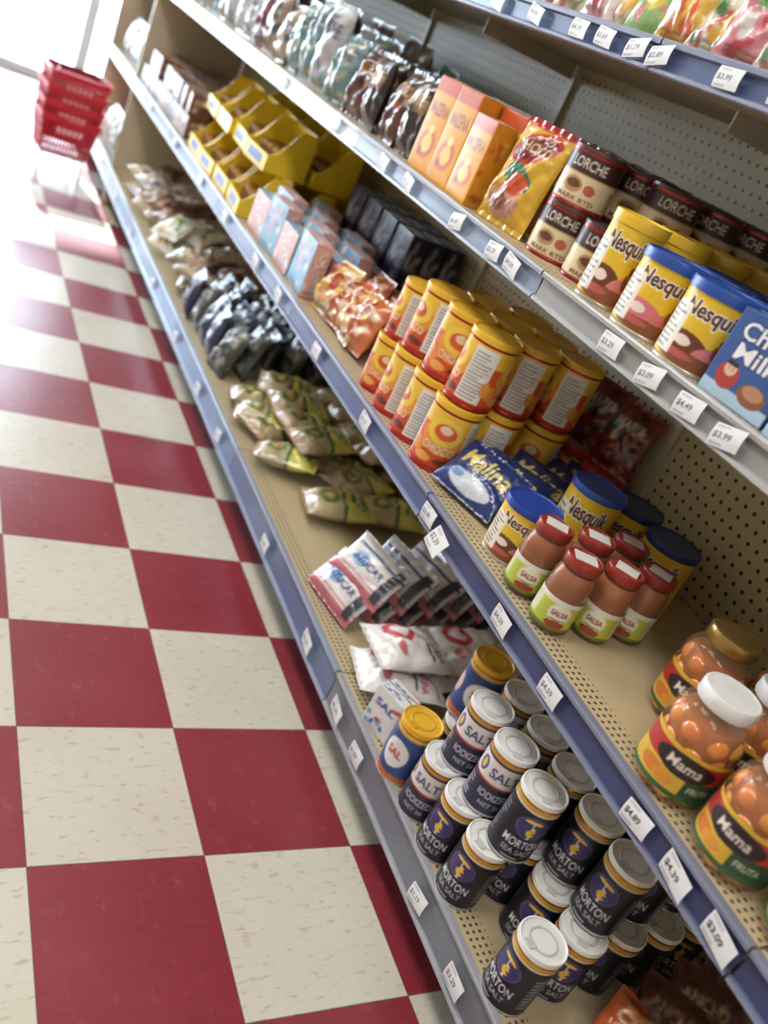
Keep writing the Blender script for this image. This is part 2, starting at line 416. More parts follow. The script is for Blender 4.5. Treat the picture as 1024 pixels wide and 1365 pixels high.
def jar(r, h, content, lab, lid, lid_h=.018, lid_r=.78, lv=(.2,.72), sticker=None, fruit=False, lmi=1):
    mb = MB()
    hs = h-lid_h
    prof = [(.0001,.003),(r*.80,.002),(r*.95,.006),(r,.016),(r,hs*.72),(r*.985,hs*.80),(r*.90,hs*.88),(r*lid_r*.97,hs*.95),(r*lid_r*.95,hs)]
    mb.lathe(prof, (250,214,170), 48, 4)
    if fruit:
        q=[(a*.86,b*.94+.003) for a,b in prof[:7]]+[(.0001,hs*.86)]
        mb.lathe(q, (176,84,14), 40, 5)
        g = random.Random(3)
        lay=0; z=.020
        while z < hs*.86:
            n = 8
            for k in range(n):
                a = (k+.5*(lay%2))*2*math.pi/n+g.uniform(-.12,.12); rr=.0178
                kk=.965 if z<hs*.78 else .86
                cx, cy = (r*kk-rr)*math.sin(a), -(r*kk-rr)*math.cos(a)
                col = g.choice([(232,132,24),(242,152,40),(222,112,16),(244,166,60)])
                T=[(rr*max(.001,math.sin(t)), -rr*math.cos(t)) for t in np.linspace(.01,math.pi-.01,11)]
                s = MB().lathe(T, col, 18, 5)
                mb.join(s, Matrix.Translation((cx,cy,z+g.uniform(-.002,.002))))
            z += .028; lay += 1
    else:
        q=[(a*.95,b*.97+.002) for a,b in prof[:8]]
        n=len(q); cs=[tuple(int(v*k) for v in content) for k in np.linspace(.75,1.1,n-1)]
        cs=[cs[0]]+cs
        mb.lathe(q, cs, 48, 5)
    nu=int(2*math.pi*r*.78/.0015); nv=int(hs*(lv[1]-lv[0])/.0015)
    U,V=np.meshgrid(np.linspace(0,1,nu),np.linspace(0,1,nv)); A=(U-.5)*2*math.pi*.8
    P=np.stack([(r*1.012)*np.sin(A),-(r*1.012)*np.cos(A),hs*(lv[0]+(lv[1]-lv[0])*V)],-1)
    mb.grid(P, lab.at(U,V), 0)
    R=r*lid_r
    n=64; A=np.arange(n)/n*2*math.pi; kn=1+.012*np.cos(A*24)
    pr=[(R*1.0,hs-.002,1),(R*1.03,hs,1),(R*1.03,h-.003,1),(R*.99,h-.0005,0),(R*.93,h,0),(R*.90,h-.001,0),(.0001,h-.001,0)]
    GG=np.zeros((len(pr),n,3))
    for i,(a,z,k) in enumerate(pr):
        q=kn if k else 1
        GG[i,:,0]=a*np.sin(A)*q; GG[i,:,1]=-a*np.cos(A)*q; GG[i,:,2]=z
    mb.grid(GG, lin(lid), lmi, closed=True)
    if sticker:
        mb.box(-R*.62,-R*.5,h-.0012,R*.62,R*.5,h+.0004, sticker, 0)
    return mb
def noise2(U,V,seed,f=3,amp=1):
    r=np.random.RandomState(seed); o=np.zeros(U.shape)
    for k in range(7):
        a=r.uniform(0,2*math.pi); ff=f*r.uniform(.6,2.2)
        o+=np.sin((U*math.cos(a)+V*math.sin(a))*ff*2*math.pi+r.uniform(0,6.28))/ (1+ff*.25)
    return o*amp/4
def bag(w,h,t,im,seed=1,back=None,res=.004,crimp=.05,bend=0,wr=.12):
    """pillow bag: front -Y, standing on its bottom edge, crimped at both ends"""
    mb=MB(); nu=max(12,int(w/res)); nv=max(14,int(h/res))
    U,V=np.meshgrid(np.linspace(0,1,nu),np.linspace(0,1,nv))
    e=np.clip(np.minimum(V,1-V)-crimp,0,1)
    f=np.power(np.clip(1-np.abs(2*U-1)**2.6,0,1),.6)*np.clip(1-np.exp(-e*9),0,1)
    edge=1-.05*np.sin(V*math.pi)
    sag=1+.18*(.5-V)
    X=(U-.5)*w*edge
    wv=noise2(U,V,seed,2.5,wr*t)+noise2(U,V,seed+9,7,wr*.45*t)
    Yf=-(t/2)*f*sag-wv*np.clip(f+.15,0,1); Yb=(t/2)*f*sag-wv*np.clip(f*.4,0,1)
    Yf+= .0015*np.sin(U*w/.004)*(e<=0); 
    Z=V*h+noise2(U,V,seed+3,1.5,.012*h)*np.clip(V,0,1)
    bd=bend*np.sin(V*math.pi)
    c=im.at(U,V)
    mb.grid(np.stack([X,Yf-bd,Z],-1),c,3)
    cb=(back or im).at(1-U,V)
    mb.grid(np.stack([X,np.maximum(Yb,Yf+.0006)-bd,Z],-1)[:,::-1],cb[:,::-1],3)
    return mb
def carton(w,d,h,im,side,top=None,res=.003,flap=True):
    mb=MB(); top=top or side
    bev=.0016
    def face(o,a,b,img,la,lb):
        nu=max(2,int(la/res)); nv=max(2,int(lb/res))
        U,V=np.meshgrid(np.linspace(0,1,nu),np.linspace(0,1,nv))
        n=np.cross(a,b); n=n/np.linalg.norm(n)
        bul=.0015*np.sin(U*math.pi)*np.sin(V*math.pi)
        P=np.array(o)+U[...,None]*np.array(a)+V[...,None]*np.array(b)+bul[...,None]*n
        e=np.minimum(np.minimum(U,1-U)*la,np.minimum(V,1-V)*lb)
        P=P-np.where(e<1e-6,bev*.5,0)[...,None]*n
        mb.grid(P,img.at(U,V),0)
    x,y=w/2,d/2
    face((-x,-y,0),(w,0,0),(0,0,h),im,w,h)
    face((x,-y,0),(0,d,0),(0,0,h),side,d,h)
    face((x,y,0),(-w,0,0),(0,0,h),im,w,h)
    face((-x,y,0),(0,-d,0),(0,0,h),side,d,h)
    face((-x,-y,h),(w,0,0),(0,d,0),top,w,d)
    face((-x,y,0),(w,0,0),(0,-d,0),top,w,d)
    if flap:
        mb.box(-x*.96,-.0006,h+.0004,x*.96,.0006,h+.0022,(120,110,100),0)
    return mb
def pile(name, items):
    mb=MB()
    for t,M in items: mb.join(t,M)
    return put(name, mb.mesh(name,PK))

# ------------------------------------------------------------------ prints
def two(im, fn):
    for du in (0,-.5,.5): fn(im,du)
    return im
def salt_a():
    im=Img(220,110,(22,23,36))
    im.rect(0,.89,1,1,(214,158,52)).rect(0,.86,1,.89,(230,222,200))
    def f(i,d):
        i.ell(.5+d,.62,.11,.19,(88,80,150)); i.ell(.5+d,.62,.10,.17,(56,50,112))
        i.ell(.495+d,.72,.062,.045,(240,196,50)); i.rect(.43+d,.67,.56+d,.71,(56,50,112)); i.rect(.497+d,.5,.503+d,.74,(230,220,190))
        i.ell(.51+d,.62,.016,.035,(236,200,160)); i.ell(.51+d,.55,.032,.065,(240,190,40)); i.ell(.54+d,.55,.02,.025,(50,60,120)); i.rect(.50+d,.44,.52+d,.50,(230,210,190))
        i.text(.37+d,.25,.63+d,.39,'MORTON',(230,230,236)); i.text(.39+d,.12,.61+d,.21,'SEA SALT',(190,192,205)); i.lines(.42+d,.04,.58+d,.09,1,(160,160,180),3)
        i.lines(.70+d,.15,.80+d,.75,9,(130,132,145),4)
    two(im,f); return im.fin()
def salt_b():
    im=Img(220,110,(36,40,68))
    im.rect(0,.90,1,1,(206,140,60)).rect(0,.52,1,.86,(222,218,214)).rect(0,.48,1,.52,(180,56,50))
    def f(i,d):
        i.text(.39+d,.60,.61+d,.76,'SALT',(60,66,120)); i.ell(.31+d,.69,.04,.12,(70,70,140)); i.ell(.31+d,.69,.02,.08,(230,190,60)); i.ell(.67+d,.66,.03,.10,(90,90,150))
        i.text(.38+d,.26,.62+d,.38,'IODIZED',(210,210,220)); i.text(.42+d,.12,.58+d,.2,'NET 26',(180,180,200)); i.lines(.70+d,.06,.82+d,.42,6,(170,170,185),2)
    two(im,f); return im.fin()
def salt_c():
    im=Img(150,76,(40,72,140)); im.rect(0,.88,1,1,(232,182,50)).rect(0,0,1,.12,(206,104,50))
    def f(i,d):
        i.ell(.5+d,.5,.12,.26,(225,225,225)); i.text(.43+d,.43,.57+d,.58,'SAL',(180,40,40)); i.ell(.27+d,.5,.05,.2,(225,190,170))
    two(im,f); return im.fin()
def choc():
    im=Img(220,104,(216,74,30)); im.rect(0,.68,1,1,(244,196,50)); im.rect(0,0,1,.07,(176,32,24))
    def f(i,d):
        i.ell(.5+d,.56,.15,.28,(240,156,44)); i.ell(.5+d,.66,.12,.22,(248,210,70)); i.ell(.5+d,.66,.075,.13,(220,90,40)); i.ell(.5+d,.70,.04,.07,(240,216,180))
        i.text(.39+d,.30,.61+d,.44,'CHOCO',(248,236,214),(150,30,20),0,.5); i.ell(.42+d,.17,.06,.07,(240,170,80)); i.ell(.57+d,.17,.07,.06,(120,50,26))
        i.ell(.30+d,.34,.03,.12,(240,160,60)); i.ell(.85+d,.30,.05,.12,(236,140,50))
        i.rect(.64+d,.08,.80+d,.92,(232,230,226)); i.lines(.655+d,.12,.785+d,.88,14,(164,162,160),5)
    two(im,f); return im.fin()
def nesq(kind=0):
    im=Img(330,124,(240,196,34)); im.rect(0,0,1,.05,(190,140,30))
    def f(i,d):
        sp=(222,112,124) if kind else (112,58,34)
        i.ell(.43+d,.26,.12,.22,sp); i.ell(.58+d,.22,.09,.18,(220,120,128) if kind==0 else sp); i.ell(.5+d,.13,.18,.10,(140,78,48)); 
        i.ell(.43+d,.34,.04,.07,(244,222,212)); i.ell(.43+d,.16,.08,.05,(200,90,80)); i.ell(.60+d,.38,.04,.14,(134,80,38)); i.ell(.60+d,.46,.03,.07,(170,110,56)); i.ell(.625+d,.51,.012,.06,(134,80,38)); i.ell(.585+d,.52,.012,.06,(134,80,38))
        i.text(.365+d,.62,.625+d,.90,'Nesquik',(74,36,30),(250,244,228),.02,.7)
        i.rect(.78+d,.1,.90+d,.8,(235,230,215)); i.lines(.79+d,.14,.89+d,.78,9,(140,130,120),3)
    two(im,f); return im.fin()
def coffee():
    im=Img(220,84,(226,208,170)); im.rect(0,.60,1,1,(58,34,34)); im.rect(0,.57,1,.60,(186,148,84)); im.rect(0,0,1,.05,(150,40,36))
    def f(i,d):
        i.text(.39+d,.68,.61+d,.88,'LORCHE',(236,228,210)); i.ell(.455+d,.36,.06,.15,(190,144,98)); i.ell(.455+d,.38,.045,.08,(104,64,40)); i.ell(.56+d,.35,.035,.10,(196,90,64))
        i.text(.38+d,.08,.62+d,.17,'MARK RTD',(120,70,50)); i.lines(.70+d,.1,.8+d,.5,6,(170,140,110),3)
    two(im,f); return im.fin()
def salsa_l():
    im=Img(140,56,(192,204,70)); im.rect(0,.84,1,1,(226,226,212)).rect(0,0,1,.1,(110,130,40))
    im.ell(.5,.55,.11,.32,(228,230,208)).text(.42,.48,.58,.66,'SALSA',(140,40,30)).ell(.5,.2,.1,.12,(170,60,30)).lines(.42,.28,.58,.4,2,(110,120,60),2)
    im.rect(.72,.1,.92,.9,(232,230,224)).lines(.735,.14,.905,.86,8,(140,140,130),3); im.rect(.08,.2,.28,.8,(220,216,180)); return im.fin()
def fruit_l():
    im=Img(240,72,(190,44,38)); im.rect(0,.90,1,1,(224,178,50)).rect(0,0,1,.10,(54,100,56)); im.rect(.54,.10,1,.52,(40,84,56)); im.rect(0,.10,.54,.52,(222,176,50))
    im.ell(.5,.68,.16,.24,(40,32,34)); im.text(.41,.58,.59,.80,'Mama',(236,228,212),(20,20,20),.02,.5)
    im.ell(.36,.3,.07,.15,(216,120,36)).ell(.44,.26,.06,.12,(226,150,50)); im.text(.57,.22,.69,.36,'FRUTA',(225,215,190))
    im.rect(.86,.1,.99,.9,(228,225,215)).lines(.87,.14,.98,.86,8,(120,120,110),3); im.rect(0,.1,.12,.9,(210,80,46)); return im.fin()
def scatter(w,h,base,cols,n,seed,txt=None,tc=(250,250,250),to=None,tv=(.6,.8),size=.12):
    im=Img(w,h,base); r=random.Random(seed)
    for _ in range(n): im.ell(r.uniform(.1,.9),r.uniform(.08,.92),r.uniform(.3,1)*size,r.uniform(.3,1)*size,r.choice(cols),r.uniform(0,3))
    if txt: im.text(.15,tv[0],.85,tv[1]-.03,txt,tc,to,.02)
    im.lines(.15,.06,.85,.14,2,tuple(int(v*.6) for v in base),seed)
    return im.fin()

# ------------------------------------------------------------------ base deck
Z0=.1905
mA=can(.0405,.134,salt_a(),(232,232,230),.010,rim=(204,150,60),lidmark=(196,196,198),res=.0013).mesh('salt_a',PK)
mBc=can(.0405,.134,salt_b(),(230,230,232),.010,rim=(204,150,60),lidmark=(196,196,198),res=.0013).mesh('salt_b',PK)
mC=can(.0405,.134,salt_c(),(238,180,40),.012,rim=(204,150,60),lidmark=(215,160,30)).mesh('salt_c',PK)
low=[(.985,.53,0)]+[(.985,y,0) for y in (.71,.797)]+[(.985,.884,1),(.975,.971,2)]
for x in (1.074,1.163,1.252,1.341):
    for y in (.536,.623,.71,.797,.884,.971): low.append((x,y,0))
for x,y,k in low:
    put('salt_canister',[mA,mBc,mC][k],(x,y,Z0),aim(x,y,28))
up=[(1.015,.70,0),(1.012,.79,1),(1.012,.88,1)]+[(1.105,y,k) for y,k in ((.56,0),(.648,0),(.735,0),(.823,1),(.910,1))]+[(1.085,1.0,2)]+[(1.195,y,0) for y in (.57,.66,.75,.84,.93)]+[(1.29,y,0) for y in (.58,.67,.76,.85,.94)]
for x,y,k in up:
    put('salt_canister',[mA,mBc,mC][k],(x,y,Z0+.1345),aim(x,y,28))
ob=scatter(60,80,(186,84,44),[(206,140,70),(150,50,30),(214,180,120)],14,3,'CHILE',(230,220,200))
ob2=scatter(60,80,(84,40,32),[(120,70,44),(60,24,24),(150,110,70)],14,4,'ANCHO',(170,150,120))
pile('dried_chile_bags',[(bag(.12,.14,.05,ob if k==0 else ob2,k,wr=.2),TR(1.045+.085*k,.365,Z0+.03,-66+8*k,0,-68+10*k)) for k in range(4)])

fl=Img(110,140,(230,226,224)); fl.ell(.3,.35,.25,.16,(200,60,76),.3).ell(.3,.35,.16,.09,(230,215,215),.3).rect(.55,.62,.9,.66,(90,100,140)).text(.45,.70,.92,.79,'HARINA',(190,60,70)); fl.ell(.7,.3,.12,.06,(214,120,130)).fin()
it=[]
for r_ in range(3):
    for l in range(2):
        it.append((bag(.15,.20,.055,fl,10+r_*3+l,wr=.22,res=.003),TR(.962+.02*l+.15*r_,1.215+.012*l,Z0+.036+.052*l,-88+rnd.uniform(-4,4),rnd.uniform(-4,4),-96+rnd.uniform(-8,8))))
pile('white_flour_bags',it)
bc=scatter(40,60,(225,225,228),[(60,110,180),(200,60,60),(120,170,210)],10,4,'SAL',(30,60,140))
put('small_salt_carton',carton(.075,.05,.10,bc,bc).mesh('small_carton',PK),(.985,1.075,Z0),-70)

su=Img(120,90,(222,218,220)); su.rect(0,0,1,.20,(204,110,122)).rect(0,.24,1,.28,(204,110,122)).rect(0,.74,1,.80,(40,60,120)).ell(.35,.52,.16,.15,(110,160,200)).text(.22,.44,.80,.60,'AZUCAR',(30,50,120)); su.rect(.84,.1,.97,.9,(50,54,70)).fin()
it=[]
for r_ in range(6):
    for l in range(2):
        it.append((bag(.185,.12,.05,su,30+r_*2+l,crimp=.03,wr=.12,res=.003),TR(.985+.078*r_+.035*l,1.455-.015*l,Z0+.012+.062*l,-42+rnd.uniform(-4,4),0,-78+rnd.uniform(-6,6))))
pile('sugar_bags',it)

gr=Img(60,80,(186,170,130)); gr.rect(0,.58,1,1,(216,210,92)).rect(0,.52,1,.58,(60,104,48)).rect(0,0,1,.16,(176,148,116)).ell(.5,.78,.30,.11,(76,116,50)).text(.2,.72,.8,.84,'MASA',(240,236,190)).ell(.5,.34,.24,.15,(96,124,56)).ell(.5,.34,.12,.07,(200,160,90)).ell(.2,.45,.1,.06,(180,70,44)).fin()
it=[]
rr=random.Random(12)
for k in range(20):
    x=1.035+.10*(k%5)+rr.uniform(-.015,.015); y=2.10+.12*(k//5)+rr.uniform(-.02,.02); l=(k//5+k)%2
    it.append((bag(.13,.19,.06,gr,60+k,wr=.2,res=.005),TR(x-.06,y,Z0+.036+.05*l,-84+rr.uniform(-10,6),rr.uniform(-8,8),-90+rr.uniform(-30,30))))
for x,y,a in ((1.10,1.86,-100),(1.22,1.95,-70),(1.28,1.88,-110)):
    it.append((bag(.14,.20,.06,gr,int(x*100),wr=.2,res=.005),TR(x-.05,y,Z0+.036,-84,0,a)))
pile('corn_flour_bags',it)

nb=scatter(60,80,(40,48,84),[(170,174,190),(100,110,150),(28,32,56)],14,8,'LECHE',(215,215,222),tv=(.62,.8))
nb2=scatter(60,80,(62,68,64),[(150,150,140),(96,106,90),(36,40,40)],14,9,'ARROZ',(190,190,186))
it=[]
for k in range(24):
    x=.985+.082*(k%5)+rr.uniform(-.01,.01); y=2.66+.115*(k//5)+rr.uniform(-.01,.01)
    it.append((bag(.11,.18,.055,nb if (k//5)%3!=0 else nb2,90+k,wr=.2,res=.007),TR(x,y,Z0+.004,-16+rr.uniform(-10,10),rr.uniform(-8,8),-88+rr.uniform(-18,18))))
pile('navy_milk_powder_bags',it)
it=[]
pal=[((206,188,160),[(230,220,200),(170,140,106),(130,100,80)]),((220,212,200),[(50,80,140),(235,232,225),(170,140,110)]),((176,150,124),[(116,142,70),(230,228,215),(130,90,66)]),((136,98,76),[(200,170,140),(90,60,46)])]
ims=[scatter(50,60,b,c,16,20+i,'FRIJOL',(60,60,70)) for i,(b,c) in enumerate(pal)]
gw=scatter(50,60,(240,240,230),[(60,140,64),(234,206,60),(240,240,238)],12,33,'ARROZ',(40,110,60))
for k in range(68):
    l=k//36; kk=k%36
    x=1.02+.115*(kk%4)+rr.uniform(-.02,.02); y=3.34+.18*(kk//4)+rr.uniform(-.03,.03)
    if y>4.76: continue
    im=gw if (kk//4==2 and kk%4<2) else ims[rr.randrange(4)]
    it.append((bag(.13,.18,.06,im,200+k,wr=.25,res=.008),TR(x-.03,y,Z0+.036+.055*l,-78+rr.uniform(-16,10),rr.uniform(-14,14),-90+rr.uniform(-60,60))))
pile('dried_bean_bags',it)

# ------------------------------------------------------------------ middle shelf
Z1=.6555
fj=jar(.055,.168,None,fruit_l(),(230,230,228),.020,.72,(.12,.60),fruit=True).mesh('fruit_jar',PK)
fg=jar(.055,.168,None,fruit_l(),(180,146,74),.020,.72,(.12,.60),fruit=True,lmi=2).mesh('fruit_jar_g',PK)
for x,y,m in ((1.01,.425,fj),(1.005,.548,fj),(1.132,.435,fj),(1.13,.553,fj),(1.14,.672,fg),(1.25,.50,fg),(1.255,.615,fg),(1.02,.30,fj)):
    put('fruit_jar',m,(x,y,Z1),aim(x,y,14))
sj=jar(.036,.135,(150,66,20),salsa_l(),(156,48,38),.016,.86,(.10,.56),sticker=(222,220,216),lmi=1).mesh('salsa_jar',PK)
for x,y in ((1.0,.872),(1.0,.962),(1.08,.857),(1.083,.945),(1.163,.862),(1.168,.950)):
    put('salsa_jar',sj,(x,y,Z1),aim(x,y,20))
NQ=[can(.052,.112,nesq(0),(30,66,168),.014,lid_r=1.04,res=.0014).mesh('mixcan0',PK), can(.052,.165,nesq(1),(34,76,180),.014,lid_r=1.04,res=.0015).mesh('mixcan1',PK), can(.052,.14,nesq(0),(26,48,110),.014,lid_r=1.04).mesh('mixcan2',PK)]
put('drink_mix_canister',NQ[0],(1.035,1.065,Z1),aim(1.03,1.06)+2)
put('drink_mix_canister',NQ[1],(1.165,1.075,Z1),aim(1.1,1.06)+2)
put('drink_mix_canister',NQ[2],(1.285,.965,Z1),aim(1.28,.96))
put('drink_mix_canister',NQ[2],(1.285,1.08,Z1),aim(1.28,1.08))
bl=Img(150,110,(28,52,124)); bl.ell(.5,.24,.34,.16,(204,212,226)).text(.12,.50,.88,.82,'Malina',(232,214,120),(10,20,60),.05,.5).ell(.25,.3,.1,.08,(120,160,210)).fin()
it=[]
for k in range(5):
    it.append((bag(.165,.12,.04,bl,300+k,crimp=.04,wr=.12,res=.002),TR(.995+.068*k,1.215,Z1+.012,-50+rr.uniform(-5,5),0,-66+rr.uniform(-8,8))))
pile('blue_pudding_bags',it)
chi=choc()
cm=can(.052,.146,chi,(236,184,40),.014,rim=(190,40,30),lid_r=1.03,botrim=(190,40,30)).mesh('choco',PK)
cm2=can(.045,.130,chi,(236,184,40),.012,rim=(190,40,30),lid_r=1.03,botrim=(190,40,30)).mesh('choco_small',PK)
for l in range(2):
    for i,x in enumerate((1.012,1.122,1.232)):
        for j in range(4):
            small = (j==3)
            jx=rnd.uniform(-.001,.001)
            off=rnd.choice((-84,-66,-58,-72,0)) if i==0 else rnd.choice((0,-60,-75,20))
            put('chocolate_powder_canister',cm2 if small else cm,(x+.014*l+jx,1.365+.109*j+.014*(i%2)+.010*l-(.004 if small else 0),Z1+l*(.1305 if small else .1465)),aim(x,1.45,8)+off)
rc=can(.05,.11,scatter(120,60,(180,30,30),[(220,160,60),(110,20,20),(225,215,200)],10,5,'CACAO'),(180,30,30),.012).mesh('redcan',PK)
for x,y in ((1.365,1.275),(1.365,1.385),(1.365,1.495)):
    put('cocoa_canister',rc,(x,y,Z1),-60)
rb=scatter(60,80,(120,34,30),[(70,42,34),(50,100,120),(185,150,90)],16,6,'MARIA',(200,190,170))
pile('red_cookie_bags',[(bag(.11,.15,.05,rb,410+k,wr=.2),TR(1.36,1.275+.11*k,Z1+.112,-14,0,-70)) for k in range(2)])
sn=scatter(70,70,(210,108,56),[(232,210,180),(186,50,40),(240,180,60),(140,56,30)],26,7,'GALLETA',(240,235,220),(150,30,20))
sn2=scatter(70,70,(224,180,100),[(190,60,50),(240,230,210),(236,150,60),(246,206,70)],24,8,'PAN',(180,40,40))
it=[]
for k in range(16):
    i,j=k%4,k//4
    it.append((bag(.15,.15,.065,(sn,sn2)[(i+j)%2],430+k,wr=.3,res=.005),TR(1.0+.10*i,1.875+.07*j,Z1+.010,-28+rr.uniform(-10,10),rr.uniform(-8,8),-84+rr.uniform(-16,16))))
pile('shiny_snack_bags',it)
b1=scatter(60,60,(120,176,210),[(230,146,156),(238,233,223),(216,120,60),(80,130,176)],14,9,'CORN',(245,245,245),(40,80,150))
b2=scatter(60,60,(226,166,158),[(130,184,214),(238,233,223),(230,120,66)],14,10,'FLAN',(245,245,245),(170,60,60))
c1=carton(.14,.05,.15,b1,b2,res=.005); c2=carton(.14,.05,.12,b2,b1,res=.005)
it=[]
for j in range(4):
    for i in range(4):
        it.append(((c1,c2)[(i+j)%2],TR(1.0+.062*i,2.265+.148*j,Z1+.002,0,0,-90+rr.uniform(-4,4))))
pile('pastel_dessert_boxes',it)
nbx=scatter(50,70,(30,36,72),[(160,166,180),(60,70,114),(22,26,46)],12,11,'MAIZ',(190,190,200))
cn=carton(.11,.055,.25,nbx,nbx,res=.008)
pile('navy_cornstarch_boxes',[(cn,TR(1.27+.062*i,2.28+.125*j,Z1,0,0,-90)) for i in range(3) for j in range(4)])
def tray(w,d,h,prod):
    mb=MB(); Y=(250,214,36); Yd=(236,190,30); t=.004
    mb.box(-w/2,-d/2,0,w/2,d/2,t,Yd); mb.box(-w/2,d/2-t,t,w/2,d/2,h,Y)
    mb.box(-w/2,-d/2,t,w/2,-d/2+t,h*.34,Y)
    for sx in (-1,1):
        x0=sx*w/2; x1=x0-sx*t
        for k in range(8):
            ya=-d/2+t+(d-2*t)*k/8; yb=-d/2+t+(d-2*t)*(k+1)/8
            za=h*(.34+.66*min(1,(k/8)*1.7)**1.6); zb=h*(.34+.66*min(1,((k+1)/8)*1.7)**1.6)
            V=[(x0,ya,t),(x0,yb,t),(x0,yb,zb),(x0,ya,za),(x1,ya,t),(x1,yb,t),(x1,yb,zb),(x1,ya,za)]
            F=[(0,1,2,3),(7,6,5,4),(3,2,6,7)]
            mb.add(V,lin(Y),F,0)
    n=4
    for k in range(n):
        mb.join(prod,TR(-w/2+w*(k+.5)/n,.01,t+.001,-4,0,90))
    mb.box(-w*.3,-d/2-.0008,h*.08,w*.3,-d/2,h*.27,(60,90,170))
    return mb
pc=scatter(30,30,(150,104,56),[(220,180,60),(90,50,30),(60,80,140)],10,12)
pk=bag(.095,.07,.028,pc,5,res=.01)
ty=tray(.205,.15,.155,pk)
it=[]
for j in range(4):
    for l in range(2):
        for i in range(2):
            it.append((ty,TR(1.035+.165*i+.03*l+rr.uniform(-.008,.008),2.945+.22*j+.02*l,Z1+.001+.157*l,0,0,-90+rr.uniform(-5,5))))
for j in range(4): it.append((ty,TR(1.365,2.945+.22*j,Z1+.001,0,0,-90)))
pile('yellow_display_trays',it)
br=[scatter(50,40,(110,66,48),[(186,156,120),(64,34,28),(210,198,180)],12,13,'CAFE'),scatter(50,40,(160,120,86),[(130,66,48),(210,196,170),(160,50,40)],12,14,'TE',(90,40,30)),scatter(50,40,(64,48,56),[(160,130,110),(200,190,180)],12,15)]
it=[]
for j in range(9):
    for i in range(4):
        for l in range(2):
            if rr.random()<.12 and l: continue
            it.append((carton(.11,.09,.085,br[(i*2+j+l)%3],br[(i+j)%3],res=.01,flap=False),TR(1.01+.10*i,3.86+.120*j,Z1+.001+.088*l,0,0,-90+rr.uniform(-7,7))))
pile('brown_coffee_boxes',it)

# ------------------------------------------------------------------ third shelf
Z2=1.1105
cmk=Img(120,150,(42,84,152)); cmk.rect(0,0,1,.16,(170,200,222)).text(.14,.70,.86,.90,'Choc',(235,235,235),(20,40,100),.03,.7).text(.20,.47,.86,.66,'Milk',(235,235,235),(20,40,100),.03,.7).ell(.28,.28,.16,.15,(180,50,44)).ell(.28,.36,.09,.08,(222,180,150)).ell(.28,.42,.09,.03,(50,30,24)).ell(.25,.36,.012,.01,(40,30,30)).ell(.31,.36,.012,.01,(40,30,30)).ell(.7,.22,.2,.12,(140,84,56)).ell(.7,.26,.14,.08,(184,134,96)).fin()
cs=scatter(40,80,(56,104,170),[(220,225,230),(140,84,56)],6,16,'MILK')
ck=carton(.115,.06,.120,cmk,cs,res=.0016).mesh('choc_milk',PK)
for x,y in ((.998,.785),(1.07,.785),(1.145,.785),(.995,.655),(1.07,.655),(1.22,.785)):
    put('chocolate_milk_box',ck,(x,y,Z2),-90+rnd.uniform(2,6) if y>.7 else -90)
ct=carton(.115,.06,.10,cs,cmk).mesh('choc_milk2',PK)
for x in (1.035,1.11): put('chocolate_milk_box',ct,(x,.785,Z2+.124),-86)
big0=can(.056,.122,nesq(0),(30,76,172),.016,lid_r=1.05,res=.0013).mesh('bigmix0',PK)
big1=can(.056,.122,nesq(1),(30,76,172),.016,lid_r=1.05,res=.0013).mesh('bigmix1',PK)
yl=can(.046,.145,nesq(0),(236,190,36),.018,lid_r=1.04,res=.0013).mesh('bigmix2',PK)
for m_,x,y in ((big1,1.015,1.035),(big0,1.01,.915),(big0,1.137,1.035),(big1,1.133,.913)):
    put('drink_mix_canister',m_,(x,y,Z2),aim(x,y)-2)
for x,y in ((1.01,1.15),(1.115,1.155),(1.215,1.155),(1.315,1.155)): put('drink_mix_canister',yl,(x,y,Z2),aim(x,y,6))
cc=can(.0505,.100,coffee(),(72,54,48),.008,rim=(170,44,42),lid_r=1.0,botrim=(160,40,40),res=.0016).mesh('coffee',PK)
for l in range(2):
    for i,x in enumerate((1.055,1.163,1.271,1.379)):
        for j in range(1 if i==0 else 2):
            put('ground_chocolate_can',cc,(x,1.385-.108*j,Z2+.1005*l),aim(x,1.38,14))
put('ground_chocolate_can',cc,(1.065,1.272,Z2),aim(1.06,1.27))
ry=Img(110,150,(226,176,40)); ry.ell(.5,.74,.42,.15,(190,36,30),.4).ell(.5,.74,.34,.10,(120,20,24),.4).text(.2,.69,.82,.79,'CHOCO',(240,226,180),(100,10,10),.04,.4).ell(.5,.45,.3,.12,(60,130,90),-.3).ell(.45,.22,.32,.15,(206,140,124)).ell(.55,.40,.2,.1,(220,84,40)).ell(.4,.2,.15,.08,(140,80,60)).rect(0,.93,1,1,(190,40,30)).fin()
rd=Img(60,80,(84,30,26)); rd.ell(.5,.6,.3,.2,(176,56,40)).text(.1,.6,.9,.76,'AZTECA',(226,186,84)).ell(.5,.25,.25,.15,(186,112,60)).fin()
pile('red_and_yellow_chocolate_bags',[(bag(.14,.205,.05,ry if i<2 else rd,500+i,wr=.2,res=.0025),TR(1.005+.06*i,1.515,Z2+.001,-9+rr.uniform(-3,3),0,-78+4*i)) for i in range(6)])
ox=Img(80,120,(238,164,24)); ox.rect(0,.84,1,1,(206,84,30)).ell(.5,.3,.34,.16,(222,104,40)).ell(.5,.3,.2,.1,(240,204,80)).text(.1,.60,.9,.74,'MAIZENA',(140,50,30)).ell(.5,.45,.12,.05,(240,214,120)).ell(.3,.2,.1,.05,(180,60,30)).fin()
oside=scatter(30,80,(228,146,30),[(240,190,60),(206,92,40)],8,17)
oc=carton(.095,.05,.195,ox,oside,res=.003)
oc2=carton(.095,.05,.165,ox,oside,res=.004)
